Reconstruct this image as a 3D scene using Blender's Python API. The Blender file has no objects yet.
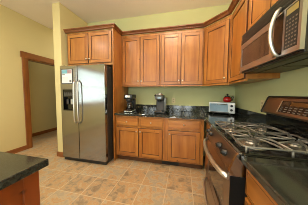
import bpy, bmesh, math, random
from mathutils import Vector, Matrix
random.seed(7)
SC = bpy.context.scene
COL = SC.collection
PI = math.pi

# ------------------------------------------------------------------ camera
CAM = dict(loc=(-0.969, -2.752, 1.265), yaw=.224, pitch=-.064, roll=.008, f=128.1)
def make_camera():
    y, t, r = CAM['yaw'], CAM['pitch'], CAM['roll']
    fw = Vector((-math.sin(y)*math.cos(t), math.cos(y)*math.cos(t), math.sin(t)))
    rt = Vector((math.cos(y), math.sin(y), 0)); up = rt.cross(fw)
    R = math.cos(r)*rt + math.sin(r)*up
    U = -math.sin(r)*rt + math.cos(r)*up
    cd = bpy.data.cameras.new('camera'); co = bpy.data.objects.new('camera', cd); COL.objects.link(co)
    cd.sensor_width = 36; cd.lens = CAM['f']/308*36; cd.clip_start = .02; cd.clip_end = 60
    m = Matrix((R, U, -fw)).transposed().to_4x4(); m.translation = CAM['loc']
    co.matrix_world = m
    SC.camera = co
make_camera()

# ------------------------------------------------------------------ world, light, exposure
SC.view_settings.view_transform = 'Standard'; SC.view_settings.look = 'None'
SC.view_settings.gamma = 1; SC.view_settings.use_curve_mapping = False
SC.view_settings.exposure = 0.6
SC.cycles.use_denoising = True
SC.cycles.filter_width = 0.9
SC.cycles.sample_clamp_indirect = 6
w = bpy.data.worlds.new('world'); SC.world = w; w.use_nodes = True
w.node_tree.nodes['Background'].inputs[0].default_value = (.80, .92, .86, 1)
w.node_tree.nodes['Background'].inputs[1].default_value = 1.6

def area(name, loc, rot, sx, sy, power, color, shape='RECTANGLE', spread=PI):
    l = bpy.data.lights.new(name, 'AREA'); l.shape = shape; l.size = sx; l.size_y = sy
    l.energy = power; l.color = color; l.spread = spread
    o = bpy.data.objects.new(name, l); COL.objects.link(o); o.location = loc; o.rotation_euler = rot
    return o
DAY = (.93, 1.0, 1.0)
LEAF = (.86, 1.0, .95)
WARM = (1.0, .90, .76)
# daylight behind the windows and glazed doors (the openings further down use the same numbers): a, b, z0, z1, radiance
WIN_LEFT = [(-4.34, -2.50, .90, 2.16, 1.0), (-5.85, -4.55, .95, 2.35, 6.0)]  # second opening is added to throw more light from the left
ADDED_WIN_RIGHT = [(-5.5, -3.6, .95, 2.30, 4.5)]  # unseen window, added for side light
WIN_REAR = [(-4.05, -3.48, .12, 2.2, 3.6), (-3.36, -2.79, .12, 2.2, 3.6), (-2.60, -1.80, .95, 2.3, 4.2), (-1.60, -1.08, .12, 2.2, 4.2), (-.92, -.40, .12, 2.2, 4.2)]  # the middle window is added for more frontal light
def pw(a, b, z0, z1, r): return PI*(b-a)*(z1-z0)*r
for q in WIN_LEFT:
    a, b, z0, z1, r = q
    area('daylight_side', (-4.75, (a+b)/2, (z0+z1)/2), (0, -PI/2, 0), z1-z0, b-a, pw(*q), LEAF)
for q in ADDED_WIN_RIGHT:
    a, b, z0, z1, r = q
    area('daylight_side', (.35, (a+b)/2, (z0+z1)/2), (0, PI/2, 0), z1-z0, b-a, pw(*q), DAY)  # light for the added right window
for q in WIN_REAR:
    a, b, z0, z1, r = q
    area('daylight_rear', ((a+b)/2, -6.40, (z0+z1)/2), (PI/2, 0, 0), b-a, z1-z0, pw(*q), DAY)
UNSEEN_DOWNLIGHTS = [(-2.75, -1.75), (-1.35, -1.75), (-2.75, -3.5), (-1.35, -3.5), (-3.8, -2.6), (-3.9, .9), (-4.9, .6)]  # unseen lamps, all but the passage one added to light the room
DOWN_POWER = [6, 6, 9, 9, 12, 10, 2]
ADDED_UPLIGHT = (-1.05, -1.75, 2.50, 41)  # added lamp that brightens the ceiling

# ------------------------------------------------------------------ helpers
def lin(c):
    return tuple(((v/255)/12.92 if v/255 <= .04045 else ((v/255+.055)/1.055)**2.4) for v in c) + (1,)

class MB:
    def __init__(s): s.bm = bmesh.new()
    def _fin(s, vs, mi, smooth=False):
        fs = {f for v in vs for f in v.link_faces}
        for f in fs: f.material_index = mi; f.smooth = smooth
        return fs
    def box(s, a, b, bev=0, mi=0, seg=1):
        x0, x1 = sorted((a[0], b[0])); y0, y1 = sorted((a[1], b[1])); z0, z1 = sorted((a[2], b[2]))
        r = bmesh.ops.create_cube(s.bm, size=1); vs = r['verts']
        for v in vs:
            v.co = Vector(((x0+x1)/2+v.co.x*(x1-x0), (y0+y1)/2+v.co.y*(y1-y0), (z0+z1)/2+v.co.z*(z1-z0)))
        s._fin(vs, mi)
        if bev:
            es = list({e for v in vs for e in v.link_edges})
            r = bmesh.ops.bevel(s.bm, geom=es, offset=bev, segments=seg, affect='EDGES', profile=.5)
            for f in r['faces']: f.material_index = mi; f.smooth = seg > 1
        return s
    def prism(s, poly, z0, z1, axis='z', mi=0, bev=0):
        def P(u, v, w):
            return {'z': (u, v, w), 'y': (u, w, v), 'x': (w, u, v)}[axis]
        A = [s.bm.verts.new(P(u, v, z0)) for u, v in poly]; B = [s.bm.verts.new(P(u, v, z1)) for u, v in poly]
        n = len(poly); fs = [s.bm.faces.new(A), s.bm.faces.new(B[::-1])]
        for i in range(n): fs.append(s.bm.faces.new((A[i], B[i], B[(i+1) % n], A[(i+1) % n])))
        for f in fs: f.material_index = mi
        if bev:
            es = list({e for f in fs for e in f.edges})
            r = bmesh.ops.bevel(s.bm, geom=es, offset=bev, segments=2, affect='EDGES', profile=.5)
            for f in r['faces']: f.material_index = mi
        bmesh.ops.recalc_face_normals(s.bm, faces=[f for f in s.bm.faces])
        return s
    def tube(s, pts, r, n=10, mi=0, closed=False):
        pts = [Vector(p) for p in pts]; N = len(pts); rings = []
        rr = r if isinstance(r, (list, tuple)) else [r]*N
        up = None
        for i, p in enumerate(pts):
            if closed: t = (pts[(i+1) % N]-pts[i-1])
            else: t = (pts[min(i+1, N-1)]-pts[max(i-1, 0)])
            t.normalize()
            if up is None:
                up = Vector((0, 0, 1)) if abs(t.z) < .9 else Vector((1, 0, 0))
            a = t.cross(up)
            if a.length < 1e-4: a = t.cross(Vector((0, 1, 0)))
            a.normalize(); b = a.cross(t); b.normalize(); up = b
            rings.append([s.bm.verts.new(p+(a*math.cos(2*PI*k/n)+b*math.sin(2*PI*k/n))*rr[i]) for k in range(n)])
        fs = []
        for i in range(N if closed else N-1):
            A, B = rings[i], rings[(i+1) % N]
            for k in range(n):
                fs.append(s.bm.faces.new((A[k], A[(k+1) % n], B[(k+1) % n], B[k])))
        for f in fs: f.smooth = True
        if not closed: fs += [s.bm.faces.new(rings[0][::-1]), s.bm.faces.new(rings[-1])]
        for f in fs: f.material_index = mi
        bmesh.ops.recalc_face_normals(s.bm, faces=fs)
        return s
    def lathe(s, prof, c=(0, 0, 0), axis='z', n=24, mi=0, smooth=True):
        """prof: (radius, height) pairs from one end to the other"""
        c = Vector(c); rings = []
        def P(r, h, a):
            u, v = r*math.cos(a), r*math.sin(a)
            return c+Vector({'z': (u, v, h), 'y': (u, h, v), 'x': (h, u, v)}[axis])
        for r, h in prof:
            rings.append([s.bm.verts.new(P(max(r, 1e-4), h, 2*PI*k/n)) for k in range(n)])
        fs = []
        for A, B in zip(rings, rings[1:]):
            for k in range(n):
                f = s.bm.faces.new((A[k], A[(k+1) % n], B[(k+1) % n], B[k])); f.smooth = smooth; fs.append(f)
        fs += [s.bm.faces.new(rings[0][::-1]), s.bm.faces.new(rings[-1])]
        for f in fs: f.material_index = mi
        bmesh.ops.recalc_face_normals(s.bm, faces=fs)
        return s
    def sweep(s, path, prof, mi=0):
        """prof (out, z) swept along plan path; out = right of travel direction"""
        path = [Vector((p[0], p[1])) for p in path]; N = len(path); rings = []
        for i, p in enumerate(path):
            nn = []
            for a, b in ((i-1, i), (i, i+1)):
                if a >= 0 and b < N:
                    d = (path[b]-path[a]).normalized(); nn.append(Vector((d.y, -d.x)))
            if len(nn) == 2:
                m = (nn[0]+nn[1]).normalized(); m = m/m.dot(nn[0])
            else: m = nn[0]
            rings.append([s.bm.verts.new((p.x+m.x*o, p.y+m.y*o, z)) for o, z in prof])
        n = len(prof); fs = []
        for A, B in zip(rings, rings[1:]):
            for k in range(n): fs.append(s.bm.faces.new((A[k], A[(k+1) % n], B[(k+1) % n], B[k])))
        fs += [s.bm.faces.new(rings[0]), s.bm.faces.new(rings[-1])]
        for f in fs: f.material_index = mi
        bmesh.ops.recalc_face_normals(s.bm, faces=fs)
        return s
    def move(s, d):
        bmesh.ops.translate(s.bm, verts=s.bm.verts, vec=Vector(d)); return s
    def build(s, name, mat, parent=None, world=False):
        if parent is not None and world:
            M = parent.matrix_basis.copy()
            if parent.parent: M = parent.parent.matrix_basis @ M
            bmesh.ops.transform(s.bm, matrix=M.inverted(), verts=s.bm.verts)
        me = bpy.data.meshes.new(name); s.bm.to_mesh(me); s.bm.free()
        for m in (mat if isinstance(mat, (list, tuple)) else [mat]): me.materials.append(m)
        o = bpy.data.objects.new(name, me); COL.objects.link(o)
        if parent is not None: o.parent = parent
        return o

def tag(o, label, cat, group=None):
    o['label'] = label; o['category'] = cat
    if group: o['group'] = group
    return o
def thing(name, label, cat, loc=(0, 0, 0), rz=0, group=None):
    o = bpy.data.objects.new(name, None); COL.objects.link(o); o.empty_display_size = .1
    o.location = loc; o.rotation_euler = (0, 0, rz)
    return tag(o, label, cat, group)
def struct(name, mb, mat, parent=None):
    o = mb.build(name, mat, parent)
    if parent is None: o['kind'] = 'structure'
    return o
def children(o): return [c for c in bpy.data.objects if c.parent == o]
def copy_tree(o, parent=None):
    c = o.copy(); COL.objects.link(c)
    if parent is not None: c.parent = parent
    for k in children(o): copy_tree(k, c)
    return c

# ------------------------------------------------------------------ materials
def new_mat(name):
    m = bpy.data.materials.new(name); m.use_nodes = True
    nt = m.node_tree; b = nt.nodes['Principled BSDF']
    return m, nt, b
def nd(nt, t, **kw):
    n = nt.nodes.new(t)
    for k, v in kw.items(): setattr(n, k, v)
    return n
def plain(name, col, rough=.5, metal=0, spec=.5, coat=0, noise=.0, nscale=40):
    m, nt, b = new_mat(name)
    b.inputs['Roughness'].default_value = rough; b.inputs['Metallic'].default_value = metal
    b.inputs['Specular IOR Level'].default_value = spec; b.inputs['Coat Weight'].default_value = coat
    c = lin(col)
    tc = nd(nt, 'ShaderNodeTexCoord'); no = nd(nt, 'ShaderNodeTexNoise'); no.inputs['Scale'].default_value = nscale
    no.inputs['Detail'].default_value = 3
    nt.links.new(tc.outputs['Object'], no.inputs['Vector'])
    mx = nd(nt, 'ShaderNodeMix', data_type='RGBA')
    mx.inputs['A'].default_value = tuple(v*(1-noise) for v in c[:3])+(1,)
    mx.inputs['B'].default_value = tuple(min(1, v*(1+noise)) for v in c[:3])+(1,)
    nt.links.new(no.outputs['Fac'], mx.inputs['Factor']); nt.links.new(mx.outputs['Result'], b.inputs['Base Color'])
    return m
def wood(name, light, mid, dark, axis='z', rough=.34, scale=1.0, knots=True):
    m, nt, b = new_mat(name); L = nt.links.new
    tc = nd(nt, 'ShaderNodeTexCoord'); oi = nd(nt, 'ShaderNodeObjectInfo')
    off = nd(nt, 'ShaderNodeVectorMath', operation='SCALE'); off.inputs[0].default_value = (13.1, 7.7, 9.3)
    L(oi.outputs['Random'], off.inputs['Scale'])
    add = nd(nt, 'ShaderNodeVectorMath', operation='ADD'); L(tc.outputs['Object'], add.inputs[0]); L(off.outputs[0], add.inputs[1])
    mp = nd(nt, 'ShaderNodeMapping')
    st = {'z': (14, 14, 1.1), 'x': (1.1, 14, 14), 'y': (14, 1.1, 14)}[axis]
    mp.inputs['Scale'].default_value = tuple(v*scale for v in st); L(add.outputs[0], mp.inputs['Vector'])
    n1 = nd(nt, 'ShaderNodeTexNoise'); n1.inputs['Scale'].default_value = 1.0; n1.inputs['Detail'].default_value = 5
    n1.inputs['Distortion'].default_value = .6; L(mp.outputs[0], n1.inputs['Vector'])
    n2 = nd(nt, 'ShaderNodeTexNoise'); n2.inputs['Scale'].default_value = 4.5; n2.inputs['Detail'].default_value = 2
    L(add.outputs[0], n2.inputs['Vector'])
    r1 = nd(nt, 'ShaderNodeValToRGB'); e = r1.color_ramp.elements
    e[0].position = .22; e[0].color = lin(dark); e[1].position = .78; e[1].color = lin(light)
    k = e.new(.5); k.color = lin(mid); L(n1.outputs['Fac'], r1.inputs['Fac'])
    mx = nd(nt, 'ShaderNodeMix', data_type='RGBA', blend_type='MULTIPLY'); mx.inputs['Factor'].default_value = .35
    r2 = nd(nt, 'ShaderNodeValToRGB'); r2.color_ramp.elements[0].color = (.62, .55, .48, 1); r2.color_ramp.elements[1].color = (1, 1, 1, 1)
    r2.color_ramp.elements[0].position = .3; r2.color_ramp.elements[1].position = .6
    L(n2.outputs['Fac'], r2.inputs['Fac']); L(r1.outputs['Color'], mx.inputs['A']); L(r2.outputs['Color'], mx.inputs['B'])
    out = mx.outputs['Result']
    if knots:
        vo = nd(nt, 'ShaderNodeTexVoronoi'); vo.inputs['Scale'].default_value = 5.0; L(add.outputs[0], vo.inputs['Vector'])
        rk = nd(nt, 'ShaderNodeValToRGB'); rk.color_ramp.elements[0].color = (.25, .16, .1, 1); rk.color_ramp.elements[0].position = .03
        rk.color_ramp.elements[1].color = (1, 1, 1, 1); rk.color_ramp.elements[1].position = .085
        L(vo.outputs['Distance'], rk.inputs['Fac'])
        m2 = nd(nt, 'ShaderNodeMix', data_type='RGBA', blend_type='MULTIPLY'); m2.inputs['Factor'].default_value = .8
        L(out, m2.inputs['A']); L(rk.outputs['Color'], m2.inputs['B']); out = m2.outputs['Result']
    L(out, b.inputs['Base Color']); b.inputs['Roughness'].default_value = rough
    b.inputs['Specular IOR Level'].default_value = .55
    b.inputs['Coat Weight'].default_value = .25; b.inputs['Coat Roughness'].default_value = .22
    return m
def steel(name, col, rough=.28, axis='x', bump=.04, aniso=0.0):
    m, nt, b = new_mat(name); L = nt.links.new
    b.inputs['Metallic'].default_value = 1; b.inputs['Base Color'].default_value = lin(col)
    tc = nd(nt, 'ShaderNodeTexCoord'); mp = nd(nt, 'ShaderNodeMapping')
    mp.inputs['Scale'].default_value = {'x': (2, 300, 300), 'z': (300, 300, 2), 'y': (300, 2, 300)}[axis]
    L(tc.outputs['Object'], mp.inputs['Vector'])
    n = nd(nt, 'ShaderNodeTexNoise'); n.inputs['Scale'].default_value = 1; n.inputs['Detail'].default_value = 2; L(mp.outputs[0], n.inputs['Vector'])
    mr = nd(nt, 'ShaderNodeMapRange'); mr.inputs['To Min'].default_value = rough*.8; mr.inputs['To Max'].default_value = rough*1.25
    L(n.outputs['Fac'], mr.inputs['Value']); L(mr.outputs[0], b.inputs['Roughness'])
    bu = nd(nt, 'ShaderNodeBump'); bu.inputs['Strength'].default_value = bump; bu.inputs['Distance'].default_value = .002
    L(n.outputs['Fac'], bu.inputs['Height']); L(bu.outputs[0], b.inputs['Normal'])
    return m
def granite(name):
    m, nt, b = new_mat(name); L = nt.links.new
    tc = nd(nt, 'ShaderNodeTexCoord')
    n = nd(nt, 'ShaderNodeTexNoise'); n.inputs['Scale'].default_value = 60; n.inputs['Detail'].default_value = 6; n.inputs['Roughness'].default_value = .7
    L(tc.outputs['Object'], n.inputs['Vector'])
    n2 = nd(nt, 'ShaderNodeTexNoise'); n2.inputs['Scale'].default_value = 5; n2.inputs['Detail'].default_value = 4; n2.inputs['Distortion'].default_value = 1.2
    L(tc.outputs['Object'], n2.inputs['Vector'])
    r = nd(nt, 'ShaderNodeValToRGB'); e = r.color_ramp.elements
    e[0].position = .40; e[0].color = lin((34, 36, 33)); e[1].position = .80; e[1].color = lin((68, 70, 64)); L(n.outputs['Fac'], r.inputs['Fac'])
    r2 = nd(nt, 'ShaderNodeValToRGB'); e = r2.color_ramp.elements
    e[0].position = .35; e[0].color = (.8, .82, .78, 1); e[1].position = .7; e[1].color = (1.2, 1.2, 1.1, 1); L(n2.outputs['Fac'], r2.inputs['Fac'])
    mx = nd(nt, 'ShaderNodeMix', data_type='RGBA', blend_type='MULTIPLY'); mx.inputs['Factor'].default_value = 1
    L(r.outputs['Color'], mx.inputs['A']); L(r2.outputs['Color'], mx.inputs['B']); L(mx.outputs['Result'], b.inputs['Base Color'])
    b.inputs['Roughness'].default_value = .11; b.inputs['Specular IOR Level'].default_value = .8
    return m
def tile_floor(name):
    m, nt, b = new_mat(name); L = nt.links.new
    T = .345
    tc = nd(nt, 'ShaderNodeTexCoord'); sub = nd(nt, 'ShaderNodeVectorMath', operation='ADD')
    sub.inputs[1].default_value = (1.86+T*40, 1.115+T*40, 0); L(tc.outputs['Object'], sub.inputs[0])
    br = nd(nt, 'ShaderNodeTexBrick'); br.offset = 0; br.squash = 1
    br.inputs['Scale'].default_value = 1; br.inputs['Brick Width'].default_value = T; br.inputs['Row Height'].default_value = T
    br.inputs['Mortar Size'].default_value = .0055; br.inputs['Mortar Smooth'].default_value = .25
    L(sub.outputs[0], br.inputs['Vector'])
    dv = nd(nt, 'ShaderNodeVectorMath', operation='SCALE'); dv.inputs['Scale'].default_value = 1/T; L(sub.outputs[0], dv.inputs[0])
    fl = nd(nt, 'ShaderNodeVectorMath', operation='FLOOR'); L(dv.outputs[0], fl.inputs[0])
    wn = nd(nt, 'ShaderNodeTexWhiteNoise', noise_dimensions='2D'); L(fl.outputs[0], wn.inputs['Vector'])
    # cloudy slate pattern, shifted for each tile
    sc = nd(nt, 'ShaderNodeVectorMath', operation='SCALE'); sc.inputs['Scale'].default_value = 7; L(wn.outputs['Color'], sc.inputs[0])
    ad = nd(nt, 'ShaderNodeVectorMath', operation='ADD'); L(sub.outputs[0], ad.inputs[0]); L(sc.outputs[0], ad.inputs[1])
    n1 = nd(nt, 'ShaderNodeTexNoise'); n1.inputs['Scale'].default_value = 11; n1.inputs['Detail'].default_value = 7; n1.inputs['Distortion'].default_value = .3
    n1.inputs['Roughness'].default_value = .62
    L(ad.outputs[0], n1.inputs['Vector'])
    r = nd(nt, 'ShaderNodeValToRGB'); e = r.color_ramp.elements
    e[0].position = .28; e[0].color = lin((140, 118, 90)); e[1].position = .72; e[1].color = lin((172, 160, 138))
    for p, c in ((.37, (158, 140, 114)), (.43, (184, 158, 122)), (.49, (184, 142, 94)), (.53, (188, 164, 128)), (.575, (182, 166, 138)), (.63, (166, 153, 132))):
        k = e.new(p); k.color = lin(c)
    n1m = nd(nt, 'ShaderNodeMath', operation='MULTIPLY_ADD'); n1m.inputs[1].default_value = .19; n1m.inputs[2].default_value = -.10
    L(wn.outputs['Value'], n1m.inputs[0])
    n1a = nd(nt, 'ShaderNodeMath', operation='ADD'); L(n1.outputs['Fac'], n1a.inputs[0]); L(n1m.outputs[0], n1a.inputs[1])
    L(n1a.outputs[0], r.inputs['Fac'])
    mx = nd(nt, 'ShaderNodeMix', data_type='RGBA'); L(br.outputs['Fac'], mx.inputs['Factor'])
    L(r.outputs['Color'], mx.inputs['A']); mx.inputs['B'].default_value = lin((200, 182, 148))
    L(mx.outputs['Result'], b.inputs['Base Color'])
    b.inputs['Roughness'].default_value = .36
    inv = nd(nt, 'ShaderNodeMath', operation='MULTIPLY_ADD'); inv.inputs[1].default_value = -1; L(br.outputs['Fac'], inv.inputs[0])
    sm = nd(nt, 'ShaderNodeMath', operation='MULTIPLY'); sm.inputs[1].default_value = .5; L(n1.outputs['Fac'], sm.inputs[0])
    L(sm.outputs[0], inv.inputs[2])
    bu = nd(nt, 'ShaderNodeBump'); bu.inputs['Strength'].default_value = .35; bu.inputs['Distance'].default_value = .006
    L(inv.outputs[0], bu.inputs['Height']); L(bu.outputs[0], b.inputs['Normal'])
    return m
def paint(name, col, rough=.75):
    m = plain(name, col, rough, noise=.03, nscale=3); nt = m.node_tree; b = nt.nodes['Principled BSDF']
    tc = nd(nt, 'ShaderNodeTexCoord'); n = nd(nt, 'ShaderNodeTexNoise'); n.inputs['Scale'].default_value = 180
    nt.links.new(tc.outputs['Object'], n.inputs['Vector'])
    bu = nd(nt, 'ShaderNodeBump'); bu.inputs['Strength'].default_value = .05; bu.inputs['Distance'].default_value = .002
    nt.links.new(n.outputs['Fac'], bu.inputs['Height']); nt.links.new(bu.outputs[0], b.inputs['Normal'])
    return m
def glass_pane(name):
    m = bpy.data.materials.new(name); m.use_nodes = True; nt = m.node_tree; nt.nodes.clear()
    o = nd(nt, 'ShaderNodeOutputMaterial'); t = nd(nt, 'ShaderNodeBsdfTransparent'); g = nd(nt, 'ShaderNodeBsdfGlossy')
    g.inputs['Roughness'].default_value = .02; mx = nd(nt, 'ShaderNodeMixShader'); mx.inputs[0].default_value = .07
    nt.links.new(t.outputs[0], mx.inputs[1]); nt.links.new(g.outputs[0], mx.inputs[2]); nt.links.new(mx.outputs[0], o.inputs[0])
    return m
def emit(name, col, s):
    m, nt, b = new_mat(name); b.inputs['Emission Color'].default_value = lin(col); b.inputs['Emission Strength'].default_value = s
    b.inputs['Base Color'].default_value = lin(col); return m

M = {}
M['wood'] = wood('alder_wood', (190, 130, 60), (172, 109, 44), (146, 85, 30))
M['woodx'] = wood('alder_wood_level', (190, 130, 60), (172, 109, 44), (146, 85, 30), axis='x')
M['glaze'] = plain('dark_glaze_wood', (70, 34, 12), .4, noise=.15)
M['crown'] = wood('crown_wood', (146, 90, 42), (126, 72, 32), (98, 54, 22), axis='x', knots=False)
M['trimwood'] = wood('trim_wood', (156, 96, 42), (134, 76, 30), (104, 57, 20), knots=False)
M['trimwoodx'] = wood('trim_wood_level', (156, 96, 42), (134, 76, 30), (104, 57, 20), axis='y', knots=False)
M['island'] = wood('island_wood', (150, 74, 24), (134, 62, 16), (104, 46, 10))
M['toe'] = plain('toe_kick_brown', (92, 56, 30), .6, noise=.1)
M['wall'] = paint('yellow_green_paint_cool_lit', (196, 199, 147))  # greener tint puts the cooler daylight on these walls into the colour
M['wallg'] = paint('yellow_paint_warm_lit', (212, 198, 144))  # yellower tint puts the warm light on the left walls into the colour
M['ceil'] = paint('ceiling_paint', (242, 232, 218), .85)
M['floor'] = tile_floor('slate_tile')
M['granite'] = granite('black_granite')
M['steel'] = steel('stainless_steel', (156, 156, 155), .13, bump=.02)
M['steelw'] = steel('warm_stainless', (186, 184, 188), .30, axis='y', bump=.004)
M['steelz'] = steel('handle_steel', (232, 230, 224), .36, axis='z', bump=.01)
M['steelr'] = steel('range_stainless', (150, 136, 126), .30, axis='y', bump=.004)
M['chrome'] = plain('chrome', (205, 205, 205), .12, 1, noise=.02)
M['black'] = plain('black_plastic', (22, 21, 20), .35, noise=.1)
M['blackgloss'] = plain('black_enamel', (14, 14, 13), .10, noise=.1)
M['darkgrey'] = plain('dark_grey', (52, 50, 48), .45, noise=.1)
M['iron'] = plain('cast_iron', (128, 126, 120), .30, .6, noise=.2)
M['bowl'] = plain('burner_steel', (150, 146, 138), .26, .85, noise=.1)
M['brownglass'] = plain('smoked_glass', (58, 42, 32), .10, noise=.05, coat=.3)
M['ovenglass'] = plain('oven_glass', (34, 26, 20), .06, noise=.05, coat=.5)
M['button'] = plain('button_grey', (124, 114, 102), .5, noise=.05)
M['buttond'] = plain('button_dim', (92, 90, 80), .5, noise=.05)
M['blackmatte'] = plain('black_matte', (16, 15, 14), .65, spec=.2, noise=.05)
M['display'] = plain('display_olive', (150, 134, 78), .3, noise=.1)
M['amber'] = plain('amber_display', (104, 66, 26), .3, noise=.2)
M['plate'] = plain('ivory_plate', (214, 202, 160), .45, noise=.02)
M['slot'] = plain('socket_tan', (180, 166, 128), .5)
M['white'] = plain('white_paint', (232, 228, 218), .5, noise=.02)
M['paper'] = plain('paper_white', (226, 228, 228), .6, noise=.02)
M['teal'] = plain('print_teal', (104, 166, 184), .5, noise=.25, nscale=60)
M['rose'] = plain('print_rose', (166, 134, 138), .5, noise=.3, nscale=60)
M['ink'] = plain('print_ink', (110, 112, 116), .6)
M['red'] = plain('red_enamel', (178, 26, 24), .22, noise=.08, coat=.4)
M['silver'] = plain('silver_plastic', (176, 176, 172), .3, .6, noise=.04)
M['bluescreen'] = plain('blue_tinted_glass', (120, 150, 170), .08, noise=.2, nscale=25, coat=.5)
M['glass'] = glass_pane('window_glass')
M['carafe'] = plain('dark_carafe_glass', (26, 22, 20), .06, coat=.6)
M['water'] = plain('grey_reservoir', (84, 86, 82), .2, noise=.1)
M['lamp'] = emit('unseen_lamp_disc', (255, 226, 180), 6)
M['nickel'] = plain('brushed_nickel', (212, 204, 188), .3, 1, noise=.05)
M['filter'] = plain('grease_filter', (92, 84, 64), .4, .7, noise=.2, nscale=200)

# ------------------------------------------------------------------ the setting
CEIL = 2.957
XL, XS, XS2 = -4.404, -3.247, -3.42
YR = -6.2
struct('floor', MB().box((-6.2, YR-.3, -.12), (.15, 2.7, 0)), M['floor'])
struct('ceiling', MB().box((-6.2, YR-.3, CEIL), (.15, 2.7, CEIL+.12)), M['ceil'])
def holed(axis, c0, c1, a0, a1, holes, h):
    """wall slab from a0 to a1 with rectangular holes (a, b, z0, z1)"""
    mb = MB(); cur = a0
    def B(p, q, z0, z1):
        if q-p < 1e-4 or z1-z0 < 1e-4: return
        if axis == 'y': mb.box((c0, p, z0), (c1, q, z1))
        else: mb.box((p, c0, z0), (q, c1, z1))
    for a, b, z0, z1 in sorted(holes):
        B(cur, a, 0, h); B(a, b, 0, z0); B(a, b, z1, h); cur = b
    B(cur, a1, 0, h)
    return mb
struct('wall_right', holed('y', 0, .15, YR-.15, .15, [q[:4] for q in ADDED_WIN_RIGHT], CEIL), M['wall'])
struct('wall_back', MB().box((XS, 0, 0), (-.0005, .15, CEIL)), M['wall'])
struct('wall_partition', MB().box((XS2, -.721, 0), (XS-.0005, 2.4, CEIL), .004), M['wallg'])
struct('wall_passage', MB().box((XL+.0005, 2.4005, 0), (XS, 2.55, CEIL)), M['wallg'])
DOOR = (-.53, .36, 0, 2.045)
struct('wall_left', holed('y', XL-.15, XL, YR, 2.55, [DOOR]+[q[:4] for q in WIN_LEFT], CEIL), M['wallg'])
struct('wall_rear', holed('x', YR-.15, YR-.0005, XL-.15, -.0005, [q[:4] for q in WIN_REAR], CEIL), M['wall'])
XH = -5.24
struct('wall_hall', MB().box((XH-.12, -1.32, 0), (XH, 2.55, CEIL)), M['wallg'])
struct('wall_hall_end', MB().box((XH+.0005, -1.32, 0), (XL-.151, -1.2, CEIL)).box((XH+.0005, 2.43, 0), (XL-.151, 2.55, CEIL)), M['wallg'])
# baseboards
def bb(name, pts, h=.095):
    struct(name, MB().sweep(pts, [(0, 0), (.014, 0), (.014, h-.012), (.006, h), (0, h)]), M['trimwoodx'])
bb('baseboard_left', [(XL+.0005, -1.3), (XL+.0005, -.636)])
bb('baseboard_hall', [(XH+.0005, -1.19), (XH+.0005, 2.42)])
bb('baseboard_partition', [(XS2-.0005, 2.39), (XS2-.0005, -.7215), (XS-.01, -.7215)])
bb('baseboard_passage', [(XL+.0005, .47), (XL+.0005, 2.39)])
# cased opening in the left wall
d1 = MB()
cw = .105
d1.box((XL+.0005, DOOR[0]-cw, 0), (XL+.022, DOOR[0], DOOR[3]), .003).box((XL+.0005, DOOR[1], 0), (XL+.022, DOOR[1]+cw, DOOR[3]), .003)
d1.box((XL+.0005, DOOR[0]-cw-.022, DOOR[3]), (XL+.030, DOOR[1]+cw+.022, DOOR[3]+.128), .003, mi=1)
d1.box((XL-.15, DOOR[0], 0), (XL+.0005, DOOR[0]+.018, DOOR[3]-.018)).box((XL-.15, DOOR[1]-.018, 0), (XL+.0005, DOOR[1], DOOR[3]-.018))
d1.box((XL-.15, DOOR[0], DOOR[3]-.018), (XL+.0005, DOOR[1], DOOR[3]), mi=1)
struct('door_1', d1, [M['trimwood'], M['trimwoodx']])
# windows (behind and beside the camera, some added only for light)
wi = 0
def window(fixed, inward, axis, a, b, z0, z1):
    """fixed: inner wall face, inward: +1/-1 direction into the room along the wall's normal"""
    global wi
    wi += 1; f = MB()
    def B(mb, p, q, r, s_, d0, d1, mi=0):
        u0, u1 = fixed+inward*d0, fixed+inward*d1
        if axis == 'x': mb.box((u0, p, r), (u1, q, s_), mi=mi)
        else: mb.box((p, u0, r), (q, u1, s_), mi=mi)
    for p, q, r, s_ in ((a, a+.05, z0, z1), (b-.05, b, z0, z1), (a+.05, b-.05, z0, z0+.05), (a+.05, b-.05, z1-.05, z1)):
        B(f, p, q, r, s_, -.13, -.05)
    if b-a > .9: B(f, a+.05, b-.05, (z0+z1)/2-.02, (z0+z1)/2+.02, -.13, -.05)
    c = .055
    for p, q, r, s_ in ((a-c, a, z0-c, z1+c), (b, b+c, z0-c, z1+c), (a, b, z0-c, z0), (a, b, z1, z1+c)):
        B(f, p, q, r, s_, .0005, .02, 1)
    o = struct('window_%d' % wi, f, [M['white'], M['trimwood']])
    g = MB(); B(g, a+.05, b-.05, z0+.05, z1-.05, -.095, -.09)
    g.build('window_pane', M['glass'], o)
for a, b, z0, z1, r in WIN_LEFT: window(XL, 1, 'x', a, b, z0, z1)
for a, b, z0, z1, r in ADDED_WIN_RIGHT: window(0, -1, 'x', a, b, z0, z1)
for a, b, z0, z1, r in WIN_REAR: window(YR, 1, 'y', a, b, z0, z1)
# recessed ceiling lights, all unseen, most added to light the room
for i, (x, y) in enumerate(UNSEEN_DOWNLIGHTS):
    where = ['over the kitchen aisle beside the refrigerator', 'over the kitchen aisle beside the range', 'over the island', 'over the aisle behind the island',
             'near the left wall beside the doorway', 'in the passage behind the partition wall', 'in the side hall beyond the doorway'][i]
    t = thing('unseen_recessed_light', 'unseen round recessed ceiling light ' + where, 'ceiling light', (x, y, CEIL-.0005), group='recessed ceiling lights')
    MB().lathe([(.062, -.0), (.085, -.0), (.085, -.006), (.062, -.010)], n=32).build('trim_ring', M['white'], t)
    MB().lathe([(.06, -.004), (.06, -.001)], n=32).build('lens', M['lamp'], t)
    l = area('unseen_recessed_lamp', (x, y, CEIL-.02), (0, 0, 0), .12, .12, DOWN_POWER[i], WARM, 'DISK')

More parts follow.
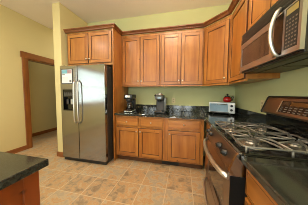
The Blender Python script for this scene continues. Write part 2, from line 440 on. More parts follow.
t = thing('added_bowl_pendant', 'added bowl shaped pendant uplight, unseen over the kitchen aisle', 'ceiling light', (ADDED_UPLIGHT[0], ADDED_UPLIGHT[1], ADDED_UPLIGHT[2]-.1))  # fixture added out of view to brighten ceiling and upper walls
MB().lathe([(.002, 0), (.08, .012), (.15, .05), (.19, .105), (.186, .107), (.145, .056), (.078, .018), (.002, .008)], n=36).build('bowl', M['nickel'], t)
MB().lathe([(.012, .0085), (.012, CEIL-ADDED_UPLIGHT[2]+.06)], n=12).build('stem', M['nickel'], t)
MB().lathe([(.012, CEIL-ADDED_UPLIGHT[2]+.0605), (.06, CEIL-ADDED_UPLIGHT[2]+.075), (.065, CEIL-ADDED_UPLIGHT[2]+.0995)], n=24).build('canopy', M['nickel'], t)
area('added_pendant_lamp', ADDED_UPLIGHT[:3], (PI, 0, 0), .3, .3, ADDED_UPLIGHT[3], (1, .78, .56), 'DISK')

# ------------------------------------------------------------------ cabinet parts
def knob(parent, x, y, z):
    MB().lathe([(.006, 0), (.006, -.012), (.014, -.018), (.015, -.024), (.011, -.029), (.002, -.030)], (x, y, z), 'y', 14).build('knob', M['nickel'], parent)
def door_panel(name, parent, x0, x1, z0, z1, yf=0, fw=.058, knob_at=None, mats=None, kob=True):
    """frame-and-panel door; back at y=yf, front at yf-.02 (local)"""
    mb = MB(); y0 = yf-.0005; y1 = yf-.02
    e = .0045
    mb.box((x0+e, y1, z0+e), (x0+fw, y0, z1-e), .002); mb.box((x1-fw, y1, z0+e), (x1-e, y0, z1-e), .002)
    mb.box((x0+fw, y1, z0+e), (x1-fw, y0, z0+fw), .002, mi=1); mb.box((x0+fw, y1, z1-fw), (x1-fw, y0, z1-e), .002, mi=1)
    mb.box((x0+fw, yf-.010, z0+fw), (x1-fw, y0, z1-fw))
    a, b, c, d = x0+fw, x1-fw, z0+fw, z1-fw; t = .007
    for p in (((a, c), (a+t, d)), ((b-t, c), (b, d)), ((a+t, c), (b-t, c+t)), ((a+t, d-t), (b-t, d))):   # dark bead around the panel
        mb.box((p[0][0], yf-.0155, p[0][1]), (p[1][0], yf-.0095, p[1][1]), mi=2)
    for p in (((x0, z0), (x0+.004, z1)), ((x1-.004, z0), (x1, z1)), ((x0+.004, z0), (x1-.004, z0+.004)), ((x0+.004, z1-.004), (x1-.004, z1))):   # glazed outer edge
        mb.box((p[0][0], y1+.0030, p[0][1]), (p[1][0], y0, p[1][1]), mi=2)
    o = mb.build(name, mats or [M['wood'], M['woodx'], M['glaze']], parent)
    if knob_at: knob(o, knob_at[0], y1, knob_at[1])
    return o
def drawer_front(parent, x0, x1, z0, z1, yf=0, mats=None, kn=True):
    mb = MB(); y1 = yf-.02
    mb.box((x0, y1, z0), (x1, yf-.0005, z1), .005, mi=0)
    e = .014
    for p in (((x0+e, z0+e), (x0+e+.003, z1-e)), ((x1-e-.003, z0+e), (x1-e, z1-e)), ((x0+e, z0+e), (x1-e, z0+e+.003)), ((x0+e, z1-e-.003), (x1-e, z1-e))):
        mb.box((p[0][0], y1-.0006, p[0][1]), (p[1][0], y1+.002, p[1][1]), mi=1)
    o = mb.build('drawer', mats or [M['woodx'], M['glaze']], parent)
    if kn: knob(o, (x0+x1)/2, y1, (z0+z1)/2)
    return o
def carcass(t, w, d, z0, z1, toe=False, mat=None):
    mb = MB()
    mb.box((0, 0, z0), (w, d, z1), .002)
    mb.build('carcass', mat or M['wood'], t)
    if toe:
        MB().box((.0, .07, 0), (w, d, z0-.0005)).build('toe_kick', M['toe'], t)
def wall_cab(label, loc, rz, w, z0, z1, doors, rail=True, depth=.3095):
    """doors: (x0, x1, knob side or None)"""
    t = thing('wall_cabinet', label, 'cabinet', (loc[0], loc[1], z0), rz, 'wooden wall cabinets')
    carcass(t, w, depth, .024 if rail else 0, z1-z0)
    if rail:
        MB().box((0, -.014, 0), (w, .018, .0235), .003).build('light_rail', M['woodx'], t)
    for x0, x1, k in doors:
        b = .030 if rail else .012; top = z1-z0-.055
        kx = {'l': x0+.03, 'r': x1-.03}.get(k)
        door_panel('door', t, x0, x1, b, top, knob_at=(kx, b+.075) if k else None)
    return t
ZU, ZC = 1.416, 2.425
# back wall
wall_cab('two-door upper cabinet above the drip coffee maker', (-2.199, -.31), 0, .798, ZU, ZC, [(.022, .389, 'r'), (.395, .776, 'l')])
wall_cab('two-door upper cabinet between the coffee makers and the corner cabinet', (-1.400, -.31), 0, .765, ZU, ZC, [(.012, .376, 'r'), (.382, .748, 'l')])
# angled corner cabinet
t = thing('corner_cabinet', 'angled one-door corner upper cabinet above the toaster oven', 'cabinet', (-.632, -.31, ZU), -PI/4, 'wooden wall cabinets')
g = .001
poly = [(-.632, -g), (-.632, -.31), (-.31, -.632), (-g, -.632), (-g, -g)]
MB().prism(poly, ZU+.024, ZC).build('carcass', M['wood'], t, world=True)
L = .322*math.sqrt(2)
MB().box((.006, -.014, 0), (L-.006, .018, .0235), .003).build('light_rail', M['woodx'], t)
door_panel('door', t, .022, L-.022, .030, ZC-ZU-.055, knob_at=(L-.055, .105))
# right wall
YA, YB = -1.166, -1.928
wall_cab('one-door upper cabinet on the right wall, between corner cabinet and microwave', (-.31, -.634), -PI/2, -YA-.634-.001, ZU, ZC, [(.022, .515, 'r')])
wall_cab('short two-door upper cabinet directly above the microwave', (-.31, YA), -PI/2, YA-YB, 1.896, ZC, [(.018, .378, None), (.384, .744, None)], rail=False)
# over the refrigerator, with the tall side panel
t = thing('refrigerator_cabinet', 'deep two-door cabinet above the refrigerator with tall side panel', 'cabinet', (-3.204, -.615, 1.80), 0, 'wooden wall cabinets')
MB().box((0, 0, 0), (.982, .6145, .625), .002).build('carcass', M['wood'], t)
MB().box((.9825, -.02, -1.80), (1.0035, .6145, .625), .002).build('side_panel', M['wood'], t)
door_panel('door', t, .016, .478, .040, .590, knob_at=(.448, .115))
door_panel('door', t, .486, .964, .040, .590, knob_at=(.516, .115))
# crown
cr = [(0, 2.4255), (.006, 2.4255), (.018, 2.434), (.022, 2.444), (.036, 2.462), (.050, 2.466), (.050, 2.482), (-.012, 2.482), (-.012, 2.4255)]
o = MB().sweep([(-3.222, -.635), (-2.2005, -.635), (-2.2005, -.331), (-.640, -.331), (-.331, -.640), (-.331, YB)], cr).build('crown_molding', M['crown'])
tag(o, 'stepped wooden crown molding along the tops of the upper cabinets', 'crown molding')

# base cabinets ------------------------------------------------------
ZB = .875
def base_cab(label, loc, rz, w, drawers, doors, mats=None, depth=.585, cat='cabinet', name='base_cabinet', zb=.105):
    t = thing(name, label, cat, (loc[0], loc[1], 0), rz, 'wooden base cabinets')
    carcass(t, w, depth, zb, ZB-.0005, True)
    for x0, x1, z0, z1 in drawers: drawer_front(t, x0, x1, z0, z1)
    for x0, x1, z0, z1, k in doors:
        kx = {'l': x0+.03, 'r': x1-.03}.get(k)
        door_panel('door', t, x0, x1, z0, z1, fw=.062, knob_at=(kx, z1-.055) if k else None)
    return t
base_cab('base cabinet beside the refrigerator, under the coffee makers, two drawers over two doors', (-2.199, -.59), 0, .925,
         [(.022, .458, .690, .845), (.482, .900, .690, .845)], [(.022, .458, .128, .655, 'r'), (.468, .900, .128, .655, 'l')])
base_cab('base cabinet nearest the inner corner, one drawer over one door', (-1.273, -.59), 0, .642,
         [(.062, .585, .690, .845)], [(.062, .585, .128, .655, 'l')])
base_cab('narrow drawer base cabinet squeezed between the inner corner and the range', (-.59, -.631), -PI/2, .533,
         [(.045, .515, .690, .845), (.045, .515, .420, .660), (.045, .515, .128, .395)], [])
base_cab('drawer base cabinet on the camera side of the range', (-.59, -1.932), -PI/2, .76,
         [(.015, .745, .700, .850), (.015, .745, .420, .680), (.015, .745, .128, .395)], [])

# counters -----------------------------------------------------------
t = thing('countertop', 'black granite L-shaped countertop running along the back wall to the range', 'countertop', (-1.1, -.3, ZB))
poly = [(-2.199, -.002), (-2.199, -.635), (-.635, -.635), (-.635, -1.164), (-.002, -1.164), (-.002, -.002)]
MB().prism(poly, ZB, .914, bev=.007).build('slab', M['granite'], t, world=True)
MB().box((-2.199, -.022, .9145), (-.002, -.002, 1.035), .003).box((-.022, -1.164, .9145), (-.002, -.0225, 1.035), .003).build('backsplash', M['granite'], t, world=True)
t = thing('countertop', 'black granite countertop on the camera side of the range', 'countertop', (-.3, -2.4, ZB))
MB().box((-.635, -2.72, ZB), (-.002, -1.931, .914), .008, seg=2).build('slab', M['granite'], t, world=True)
MB().box((-.022, -2.72, .9145), (-.002, -1.931, 1.035), .003).build('backsplash', M['granite'], t, world=True)

# island -------------------------------------------------------------
IX, IY = -1.671, -2.222
t = thing('island_cabinet', 'reddish wooden kitchen island base with framed end panel', 'kitchen island', (IX-.55, IY-.8, 0))
im = [M['island'], M['island'], M['glaze']]
mb = MB().box((-2.70, -3.75, .10), (IX-.050, IY-.03, ZB-.0005), .002)
mb.build('carcass', M['island'], t, world=True)
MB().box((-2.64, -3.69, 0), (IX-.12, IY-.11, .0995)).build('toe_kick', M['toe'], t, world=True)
# end panels on the aisle side (faces +x)
for k in range(2):
    w0 = .73
    e = bpy.data.objects.new('tmp', None)
    mb = MB(); y1 = -.02; fw = .07; x0, x1, z0, z1 = 0, w0, .10, ZB-.001
    mb.box((x0, y1, z0), (x0+fw, -.0005, z1), .0025); mb.box((x1-fw, y1, z0), (x1, -.0005, z1), .0025)
    mb.box((x0+fw, y1, z0), (x1-fw, -.0005, z0+fw)); mb.box((x0+fw, y1, z1-fw), (x1-fw, -.0005, z1))
    mb.box((x0+fw, -.008, z0+fw), (x1-fw, -.0005, z1-fw))
    bmesh.ops.rotate(mb.bm, verts=mb.bm.verts, cent=(0, 0, 0), matrix=Matrix.Rotation(PI/2, 3, 'Z'))
    mb.move((IX-.050, IY-.03-w0*(k+1)-.005*k, 0))
    mb.build('end_panel', im, t, world=True)
    bpy.data.objects.remove(e)
o = MB().box((-2.75, -3.80, ZB), (IX, IY, .914), .005, seg=2).build('island_countertop', M['granite'])
tag(o, 'polished black granite slab on top of the kitchen island', 'countertop')

# ------------------------------------------------------------------ refrigerator
FX0, FX1, FY = -3.168, -2.256, -.83
t = thing('refrigerator', 'stainless steel side-by-side refrigerator with black sides and ice dispenser', 'refrigerator', ((FX0+FX1)/2, -.45, 0))
MB().box((FX0+.004, FY+.072, .02), (FX1-.004, -.08, 1.745), .006).build('body', M['darkgrey'], t, world=True)
XM = -2.796
dz0, dz1, dx0, dx1 = .955, 1.340, -3.118, -2.888
mb = MB()
y0, y1 = FY, FY+.066
for a, b, c, d in ((FX0, dx0, .075, 1.76), (dx1, XM-.004, .075, 1.76), (dx0, dx1, .075, dz0), (dx0, dx1, dz1, 1.76)):
    mb.box((a, y0, c), (b, y1, d))
mb.box((dx0, y0+.055, dz0), (dx1, y1, dz1))
fd = mb.build('freezer_door', M['steel'], t, world=True)
rd = MB().box((XM+.004, FY, .075), (FX1, FY+.066, 1.76), .006, seg=3).build('refrigerator_door', M['steel'], t, world=True)
def bow(x, z0, z1, out, side):
    pts = []
    n = 14
    for i in range(n+1):
        s = i/n; z = z0+(z1-z0)*s
        o_ = out*(.75+.25*math.sin(PI*s)) if 0 < i < n else 0
        pts.append((x, FY-.0005-o_, z if 0 < i < n else z0+(.012 if i == 0 else z1-z0-.012)))
    return pts
MB().tube(bow(-2.838, .72, 1.51, .055, 1), .0105, 12).build('handle', M['steelz'], fd, world=True)
MB().tube(bow(-2.756, .72, 1.51, .055, 1), .0105, 12).build('handle', M['steelz'], rd, world=True)
dp = MB()
b = .012
dp.box((dx0+.001, FY-.004, dz0+.001), (dx0+b, FY+.053, dz1-.001)).box((dx1-b, FY-.004, dz0+.001), (dx1-.001, FY+.053, dz1-.001))
dp.box((dx0+b, FY-.004, dz1-b), (dx1-b, FY+.053, dz1-.001)).box((dx0+b, FY-.006, dz0+.001), (dx1-b, FY+.053, dz0+.018))
dp.box((dx0+b, FY+.044, dz0+.018), (dx1-b, FY+.053, dz1-b))
dp.box((dx0+b, FY-.001, dz1-.135), (dx1-b, FY+.043, dz1-b))
d_ = dp.build('dispenser', M['blackgloss'], t, world=True)
for k in range(4):
    x = dx0+.036+k*.044
    MB().box((x, FY-.004, dz1-.115), (x+.022, FY-.0015, dz1-.055), .001).build('button', M['buttond'], d_, world=True)
for x in (-3.045, -2.955):
    MB().box((x-.022, FY+.020, dz0+.115), (x+.022, FY+.030, dz0+.205), .003).box((x-.008, FY+.024, dz0+.205), (x+.008, FY+.043, dz0+.214)).build('dispenser_paddle', M['darkgrey'] if x < -3 else M['silver'], d_, world=True)
MB().box((FX0+.01, FY+.02, .012), (FX1-.01, FY+.07, .070)).build('base_grille', M['black'], t, world=True)
for x in (FX0+.05, FX1-.05): MB().lathe([(.018, 0), (.018, .0195)], (x, -.70, 0), 'z', 12).build('foot', M['black'], t, world=True)
for x in (FX0+.06, FX1-.06): MB().box((x-.04, FY+.01, 1.7605), (x+.04, FY+.14, 1.772), .003).build('hinge_cover', M['darkgrey'], t, world=True)
# printed sheet on the freezer door
t = thing('notice_sheet', 'white printed sheet with colourful header held on the freezer door', 'paper notice', (-3.01, FY-.001, 1.44))
px0, px1, pz0, pz1 = -3.138, -2.890, 1.437, 1.708; yy = FY-.0010
MB().box((px0, yy-.004, pz0), (px1, yy, pz1), .001).build('backing', M['darkgrey'], t, world=True)
MB().box((px0+.016, yy-.0052, pz0+.016), (px1-.016, yy-.0042, pz1-.016)).build('sheet', M['paper'], t, world=True)
MB().box((px0+.022, yy-.0060, pz1-.085), (px0+.135, yy-.0053, pz1-.022)).build('header_picture', M['teal'], t, world=True)
MB().box((px0+.137, yy-.0060, pz1-.085), (px1-.022, yy-.0053, pz1-.022)).build('header_picture', M['rose'], t, world=True)
mb = MB()
mb.box((px0+.025, yy-.0058, pz1-.112), (px0+.085, yy-.0053, pz1-.096))
for k in range(6): mb.box((px0+.025, yy-.0056, pz0+.035+k*.017), (px0+.12+(k*37 % 40)*.001, yy-.0053, pz0+.038+k*.017))
mb.box((px1-.07, yy-.0056, pz0+.03), (px1-.028, yy-.0053, pz0+.075))
mb.build('print_lines', M['ink'], t, world=True)

# ------------------------------------------------------------------ range
RX = -.682
t = thing('gas_range', 'stainless gas range with black cooktop, front knobs and curved oven handle', 'range', (-.33, (YA+YB)/2, 0))
A, B = YA-.003, YB+.003
MB().box((-.60, B, .05), (-.03, A, .895), .003).build('body', M['black'], t, world=True)
for x in (-.55, -.10):
    for y in (A-.05, B+.05): MB().lathe([(.02, 0), (.02, .0495)], (x, y, 0), 'z', 10).build('foot', M['black'], t, world=True)
# cooktop: pan with raised rim
ck = MB().box((-.640, B, .8955), (-.108, A, .916), .004)
for mi_, p in enumerate((((-.640, B, .916), (-.622, A, .924)), ((-.125, B, .916), (-.108, A, .924)), ((-.622, A-.014, .916), (-.125, A, .924)), ((-.622, B, .916), (-.125, B+.014, .924)))):
    ck.box(p[0], p[1], .003, mi=1 if mi_ == 0 else 0)  # front rim in lighter metal stands in for the highlight along it
ckt = ck.build('cooktop', [M['blackgloss'], M['bowl']], t, world=True)
# slanted control fascia
fas = MB().prism([(-.6005, .785), (RX-.002, .785), (RX-.006, .80), (-.648, .908), (-.6405, .914), (-.6405, .895), (-.6005, .895)], B, A, 'y')
fas = fas.build('control_fascia', M['steelr'], t, world=True)
MB().prism([(-.598, .780), (RX-.006, .780), (RX-.010, .80), (-.652, .911), (-.640, .919), (-.598, .924)], B-.001, B+.022, 'y').build('fascia_end_cap', M['steel'], t, world=True)
MB().prism([(-.598, .780), (RX-.006, .780), (RX-.010, .80), (-.652, .911), (-.640, .919), (-.598, .924)], A-.022, A+.001, 'y').build('fascia_end_cap', M['steel'], t, world=True)
nrm = Vector((-.108, 0, .040)).normalized()
for y in (-1.215, -1.325, -1.645, -1.775):
    k = MB().lathe([(.026, 0), (.026, .005), (.022, .007), (.020, .026), (.017, .031), (.002, .032)], (0, 0, 0), 'z', 18)
    k.box((-.004, -.019, .026), (.004, .019, .037), .001)
    q = Vector((0, 0, 1)).rotation_difference(nrm)
    bmesh.ops.rotate(k.bm, verts=k.bm.verts, cent=(0, 0, 0), matrix=q.to_matrix())
    c = Vector((RX-.006+.020, y, .854))+nrm*.0008
    k.move(c).build('burner_knob', [M['black']], t, world=True)
# oven door
mb = MB()
ox0, ox1 = RX, -.6005
wz0, wz1, wy0, wy1 = .42, .66, B+.12, A-.12
dzb, dzt = .345, .778
for a, b, c, d in ((B, wy0, dzb, dzt), (wy1, A, dzb, dzt), (wy0, wy1, dzb, wz0), (wy0, wy1, wz1, dzt)):
    mb.box((ox0, a, c), (ox1, b, d))
od = mb.build('oven_door', M['steelr'], t, world=True)
MB().box((ox0+.004, wy0, wz0), (ox1, wy1, wz1)).build('oven_window', M['ovenglass'], od, world=True)
for y in (B, A): 
    MB().box((ox0-.001, y-.001, dzb), (ox1, y+.001, dzt)).build('door_edge', M['blackmatte'], od, world=True)
def bow_y(z, x_at, out, y0, y1, n=18):
    pts = []
    for i in range(n+1):
        s = i/n; y = y0+(y1-y0)*s
        pts.append((x_at-out*(math.sin(PI*s)**.55), y, z))
    return pts
MB().tube(bow_y(.756, RX-.003, .066, A-.02, B+.02), .017, 12).build('handle', M['steelz'], od, world=True)
dr = MB().box((RX, B, .075), (-.6005, A, .338), .004).build('storage_drawer', M['steelr'], t, world=True)
MB().tube(bow_y(.285, RX-.003, .055, A-.03, B+.03), .011, 10).build('handle', M['steelz'], dr, world=True)
MB().box((-.58, B+.01, .012), (-.56, A-.01, .0495)).build('kick_plate', M['black'], t, world=True)
# back guard
MB().box((-.107, B, .8955), (-.03, A, 1.085), .003).build('back_guard', M['blackgloss'], t, world=True)
bgp = MB().prism([(-.030, 1.0855), (-.152, 1.0855), (-.156, 1.10), (-.103, 1.238), (-.094, 1.250), (-.030, 1.250)], B+.016, A-.016, 'y').build('control_panel', M['steelr'], t, world=True)
endp = [(-.028, 1.0855), (-.156, 1.0855), (-.160, 1.10), (-.107, 1.242), (-.096, 1.256), (-.028, 1.256)]
MB().prism(endp, A-.0155, A, 'y').build('panel_end_cap', M['black'], t, world=True)
MB().prism(endp, B, B+.0155, 'y').build('panel_end_cap', M['black'], t, world=True)
MB().prism([(-.030, 1.2505), (-.092, 1.2505), (-.088, 1.257), (-.030, 1.257)], B+.016, A-.016, 'y').build('top_trim', M['black'], t, world=True)
# keypad on the slanted panel: local frame u along -y, v up the slope
vdir = Vector((.053, 0, .138)).normalized(); ndir = Vector((-.138, 0, .053)).normalized()
def slab(mb, u0, u1, v0, v1, h0, h1, mi=0):
    o_ = Vector((-.156, 0, 1.10))
    P = []
    for h in (h0, h1):
        for u, v in ((u0, v0), (u1, v0), (u1, v1), (u0, v1)):
            P.append(mb.bm.verts.new(o_+Vector((0, -u, 0))+vdir*v+ndir*h))
    for f in ((0, 3, 2, 1), (4, 5, 6, 7), (0, 1, 5, 4), (1, 2, 6, 5), (2, 3, 7, 6), (3, 0, 4, 7)):
        mb.bm.faces.new([P[i] for i in f]).material_index = mi
    bmesh.ops.recalc_face_normals(mb.bm, faces=mb.bm.faces)
    return mb
kp = slab(MB(), 1.405, 1.80, .022, .124, .0003, .003).build('keypad', M['blackgloss'], t, world=True)
slab(MB(), 1.393, 1.404, .020, .126, .0003, .004).build('keypad_edge', M['steelz'], t, world=True)
slab(MB(), 1.51, 1.66, .084, .114, .0032, .0040).build('display', M['amber'], kp, world=True)
slab(MB(), 1.42, 1.495, .086, .112, .0032, .0040).build('display', M['brownglass'], kp, world=True)
for r_ in range(3):
    for c_ in range(8):
        u = 1.420+c_*.046; v = .028+r_*.018
        slab(MB(), u, u+.026, v, v+.006, .0032, .0042).build('key', M['button'], kp, world=True)
# burners and grates
for i, (x, y, r) in enumerate(((-.49, -1.36, .046), (-.235, -1.36, .040), (-.49, -1.735, .052), (-.235, -1.735, .040))):
    b_ = MB().lathe([(r+.050, .9165), (r+.048, .921), (r+.034, .929), (r+.006, .934), (r, .936), (r, .944), (r-.004, .947), (.001, .947)], (x, y, 0), 'z', 32).build('burner', M['bowl'], t, world=True)
    MB().lathe([(r-.008, .9475), (r-.006, .953), (r-.018, .957), (.001, .958)], (x, y, 0), 'z', 24).build('burner_cap', M['iron'], b_, world=True)
gz = .966
def grate(yc):
    mb = MB(); x0, x1 = -.612, -.132; y0, y1 = yc-.178, yc+.178; r = .0062
    def rr(xa, xb, ya, yb, c=.03):
        P = []
        for cx, cy, a0 in ((xb-c, yb-c, 0), (xa+c, yb-c, PI/2), (xa+c, ya+c, PI), (xb-c, ya+c, 3*PI/2)):
            for k in range(5):
                a = a0+PI/2*k/4; P.append((cx+c*math.cos(a), cy+c*math.sin(a), gz-.006))
        return P
    mb.tube(rr(x0, x1, y0, y1), r, 8, closed=True)
    xm = (x0+x1)/2
    mb.tube([(xm, y0, gz-.006), (xm, y1, gz-.006)], r, 8)
    for bx in (-.49, -.235):
        for k in range(8):
            a = PI/8+PI/4*k
            xa, xb = (x0, xm) if bx < xm else (xm, x1)
            q_ = min(((xb if math.cos(a) > 0 else xa)-bx)/math.cos(a), (y1 if math.sin(a) > 0 else y0)/math.sin(a)-yc/math.sin(a))
            ex, ey = bx+q_*math.cos(a), yc+q_*math.sin(a)
            s0 = Vector((bx+.022*math.cos(a), yc+.022*math.sin(a), gz+.004)); 
            s3 = Vector((ex, ey, gz-.006))
            pts = []
            for q in range(7):
                u = q/6
                p = s0.lerp(s3, u); p.z = gz+.004-.010*u**3
                p += Vector((-math.sin(a), math.cos(a), 0))*.014*math.sin(PI*u)
                pts.append(p)
            mb.tube(pts, r*.95, 8)
    for fx in (x0+.012, x1-.012, xm):
        for fy in (y0+.001, y1-.001):
            mb.tube([(fx, fy, gz-.006), (fx, fy, .9248 if fx != xm else .9165)], r, 8)
    return mb.build('grate', M['iron'], t, world=True)
grate(-1.36); grate(-1.735)

# ------------------------------------------------------------------ microwave
MX, MZ0, MZ1, MZT = -.374, 1.510, 1.790, 1.892
t = thing('microwave', 'over-the-range microwave with dark window and bowed steel handle', 'microwave', (-.19, (YA+YB)/2, MZ0))
A, B = YA-.002, YB+.026
MB().box((-.352, B, MZ0-.016), (-.003, A, MZT), .002).build('body', M['black'], t, world=True)
YD = -1.775   # right edge of the door
mb = MB(); fw = .038
wy0, wy1, wz0, wz1 = YD+.13, A-.028, MZ0+.052, MZ1-.048
for a, b, c, d in ((YD, wy0, MZ0, MZ1), (wy1, A, MZ0, MZ1), (wy0, wy1, MZ0, wz0), (wy0, wy1, wz1, MZ1)):
    mb.box((MX, a, c), (-.3525, b, d))
md = mb.build('door', M['steelw'], t, world=True)
MB().box((MX+.003, wy0, wz0), (-.3525, wy1, wz1)).build('door_window', M['brownglass'], md, world=True)
MB().box((MX-.001, YD+.004, MZ0+.012), (MX, YD+.085, MZ1-.012)).build('handle_backing', M['blackgloss'], md, world=True)
pts = []
for i in range(17):
    s = i/16
    pts.append((MX-.002-.050*math.sin(PI*s)**.6, YD+.030, MZ0+.004+(MZ1-MZ0+.02)*s))
MB().tube(pts, .0115, 12).build('handle', M['steelz'], md, world=True)
mb = MB()
mb.box((MX, B, MZ0), (-.3525, B+.018, MZ1)).box((MX, B+.018, MZ0), (-.3525, YD-.002, MZ0+.030)).box((MX, B+.018, MZ1-.008), (-.3525, YD-.002, MZ1)).box((MX, YD-.010, MZ0+.03), (-.3525, YD-.002, MZ1-.008))
cp = mb.build('control_frame', M['steelw'], t, world=True)
cpl = MB().box((MX+.001, B+.018, MZ0+.030), (-.3525, YD-.010, MZ1-.008)).build('control_panel', M['black'], t, world=True)
MB().box((MX-.0004, B+.026, MZ1-.052), (MX+.0008, YD-.018, MZ1-.016)).build('display', M['display'], cpl, world=True)
cy0, cy1 = B+.026, YD-.016
for r_ in range(8):
    for c_ in range(4):
        w_ = (cy1-cy0)/4
        MB().box((MX-.0002, cy0+c_*w_+.004, MZ0+.042+r_*.0215), (MX+.0009, cy0+(c_+1)*w_-.006, MZ0+.050+r_*.0215)).build('key', M['button'], cpl, world=True)
# sloped black vent above the door
vt = MB().box((MX-.001, B, MZ1+.001), (-.3525, A, MZT), .003).build('vent_grille', M['black'], t, world=True)
for k in range(4): MB().box((MX-.003, B+.01, MZ1+.016+k*.021), (MX-.0012, A-.01, MZ1+.022+k*.021)).build('vent_slat', M['darkgrey'], vt, world=True)
# underside: filters and lamp lens
zb = MZ0-.0165
for y0, y1 in ((-1.53, -1.20), (-1.89, -1.56)):
    MB().box((-.235, y0, zb-.004), (-.05, y1, zb)).build('grease_filter', M['filter'], t, world=True)
MB().box((-.325, -1.86, zb-.002), (-.270, -1.24, zb)).build('lamp_lens', M['filter'], t, world=True)

# ------------------------------------------------------------------ counter appliances
CT = .9145
# drip coffee maker
cx, cy = -2.00, -.36
t = thing('coffee_maker', 'black and chrome drip coffee maker with glass carafe on back counter', 'coffee maker', (cx, cy, CT))
MB().box((-.085, -.13, 0), (.085, .11, .035), .012, seg=3).build('base', M['chrome'], t)
MB().box((-.080, .025, .0355), (.080, .105, .250), .012, seg=3).build('water_tank', M['black'], t)
MB().box((-.085, -.115, .2505), (.085, .11, .345), .020, seg=3).build('brew_head', M['black'], t)
MB().lathe([(.058, .205), (.066, .25)], (0, -.045, 0), 'z', 24).build('filter_basket', M['darkgrey'], t)
c_ = MB().lathe([(.052, .037), (.066, .055), (.072, .095), (.060, .140), (.048, .165), (.050, .172), (.002, .173)], (0, -.048, 0), 'z', 28).build('carafe', M['carafe'], t)
MB().lathe([(.050, .1735), (.050, .184), (.030, .192), (.002, .193)], (0, -.048, 0), 'z', 24).build('carafe_lid', M['black'], c_)
MB().lathe([(.064, .128), (.066, .134), (.064, .142)], (0, -.048, 0), 'z', 24).build('carafe_band', M['chrome'], c_)
MB().tube([(0, -.098, .165), (0, -.128, .160), (0, -.134, .120), (0, -.122, .075)], .009, 8).build('carafe_handle', M['black'], c_)
MB().box((-.05, -.1165, .285), (.05, -.1150, .325)).build('badge_plate', M['chrome'], t)
MB().lathe([(.008, 0), (.008, -.004)], (.045, -.1305, .018), 'y', 12).build('switch', M['black'], t)
# single-serve brewer
t = thing('pod_coffee_maker', 'grey and silver single-serve pod coffee maker standing on back counter', 'coffee maker', (-1.405, -.29, CT))
t.scale = (1.16, 1.05, 1.03)
MB().box((-.075, -.15, 0), (.105, .13, .030), .012, seg=3).build('base', M['black'], t)
MB().box((-.070, .010, .0305), (.065, .125, .235), .010, seg=3).build('rear_column', M['darkgrey'], t)
MB().box((-.078, -.120, .2355), (.072, .128, .335), .035, seg=4).build('brew_head', M['water'], t)
MB().tube([(-.070, -.06, .300), (-.072, -.115, .325), (-.03, -.145, .340), (.03, -.145, .340), (.066, -.115, .325), (.064, -.06, .300)], .010, 10).build('lid_handle', M['chrome'], t)
MB().lathe([(.030, .335), (.034, .352), (.026, .368), (.002, .370)], (-.003, -.01, 0), 'z', 20).build('top_cap', M['silver'], t)
MB().lathe([(.022, .195), (.028, .2352)], (-.003, -.06, 0), 'z', 16).build('spout', M['black'], t)
MB().box((.0665, -.07, .0305), (.110, .115, .285), .012, seg=3).build('water_reservoir', M['water'], t)
MB().box((-.060, -.14, .0305), (.052, -.02, .042), .004).build('drip_tray', M['chrome'], t)
MB().box((-.062, -.002, .045), (.060, .009, .22), .003).build('front_panel', M['darkgrey'], t)
MB().box((-.025, -.1215, .262), (.025, -.1200, .290)).build('display', M['bluescreen'], t)

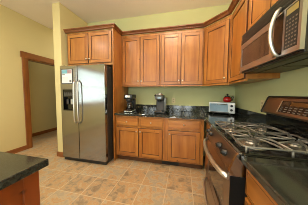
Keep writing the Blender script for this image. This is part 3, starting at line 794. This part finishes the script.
# toaster oven, angled in the corner
tw, td, th = .415, .20, .222
t = thing('toaster_oven', 'silver toaster oven with two dark knobs, angled in the counter corner', 'toaster oven', (-.276, -.198, CT), -math.radians(20))
for sx in (-.13, .13):
    for sy in (-.075, .075): MB().lathe([(.012, 0), (.012, .0305)], (sx, sy, 0), 'z', 10).build('foot', M['black'], t)
h = tw/2; d = td/2
MB().box((-h, -d+.008, .031), (h, d, th), .010, seg=3).build('housing', M['silver'], t)
MB().box((-h+.004, -d, .034), (h-.004, -d+.0075, th-.006), .003).build('front_frame', M['silver'], t)
td_ = MB().box((-h+.018, -d-.010, .056), (h-.105, -d-.0005, th-.022), .003).build('glass_door', M['bluescreen'], t)
MB().tube([(-h+.035, -d-.010, th-.036), (-h+.035, -d-.030, th-.036), (h-.125, -d-.030, th-.036), (h-.125, -d-.010, th-.036)], .006, 8).build('door_handle', M['chrome'], td_)
for z in (.088, .160):
    MB().lathe([(.020, -.0005), (.020, -.006), (.016, -.018), (.002, -.019)], (h-.052, -d, z), 'y', 18).build('control_knob', M['black'], t)
MB().box((-h+.02, -d-.003, .038), (h-.09, -d-.0005, .050)).build('crumb_tray', M['darkgrey'], t)
# red pot standing on the toaster oven
pp = Vector((.080, .02, 0)); pp.rotate(Matrix.Rotation(-math.radians(20), 3, 'Z'))
t = thing('red_pot', 'small round red lidded pot with dark handle on top of the toaster oven', 'pot', (-.276+pp.x, -.198+pp.y, CT+th+.0005))
MB().lathe([(.044, 0), (.062, .012), (.070, .042), (.064, .072), (.048, .090)], n=28).build('pot_body', M['red'], t)
ld = MB().lathe([(.047, .0905), (.036, .108), (.002, .116)], n=24).build('lid', M['darkgrey'], t)
MB().lathe([(.010, .116), (.010, .128), (.020, .136), (.017, .146), (.002, .150)], n=14).build('lid_knob', M['black'], ld)
MB().tube([(.060, .0, .078), (.090, 0, .112), (.098, 0, .075), (.088, 0, .035), (.066, 0, .030)], .009, 8).build('handle', M['black'], t)

# outlets, toe vent
t = thing('wall_outlet', 'ivory outlet cover on the right wall beside the range back guard', 'outlet', (-.0005, -.895, 1.145), -PI/2, 'outlet covers')
MB().box((-.038, -.006, -.058), (.038, 0, .058), .003).build('cover_plate', M['plate'], t)
for z in (-.022, .022): MB().box((-.015, -.0075, z-.014), (.015, -.0062, z+.014), .0005).build('socket', M['slot'], t)
t2 = copy_tree(t); t2.location = (-1.17, -.0005, 1.135); t2.rotation_euler = (0, 0, 0)
t2['label'] = 'ivory outlet cover on the back wall right of the pod coffee maker'
t = thing('toe_kick_vent', 'dark metal vent grille in the toe kick at the cabinet joint', 'vent', (-1.17, -.5205, .052))
mb = MB().box((-.15, -.006, -.042), (.15, 0, .042), .001)
mb.build('grille_plate', M['darkgrey'], t)
for k in range(6): MB().box((-.14, -.009, -.034+k*.0125), (.14, -.0062, -.028+k*.0125)).build('slat', M['black'], t)
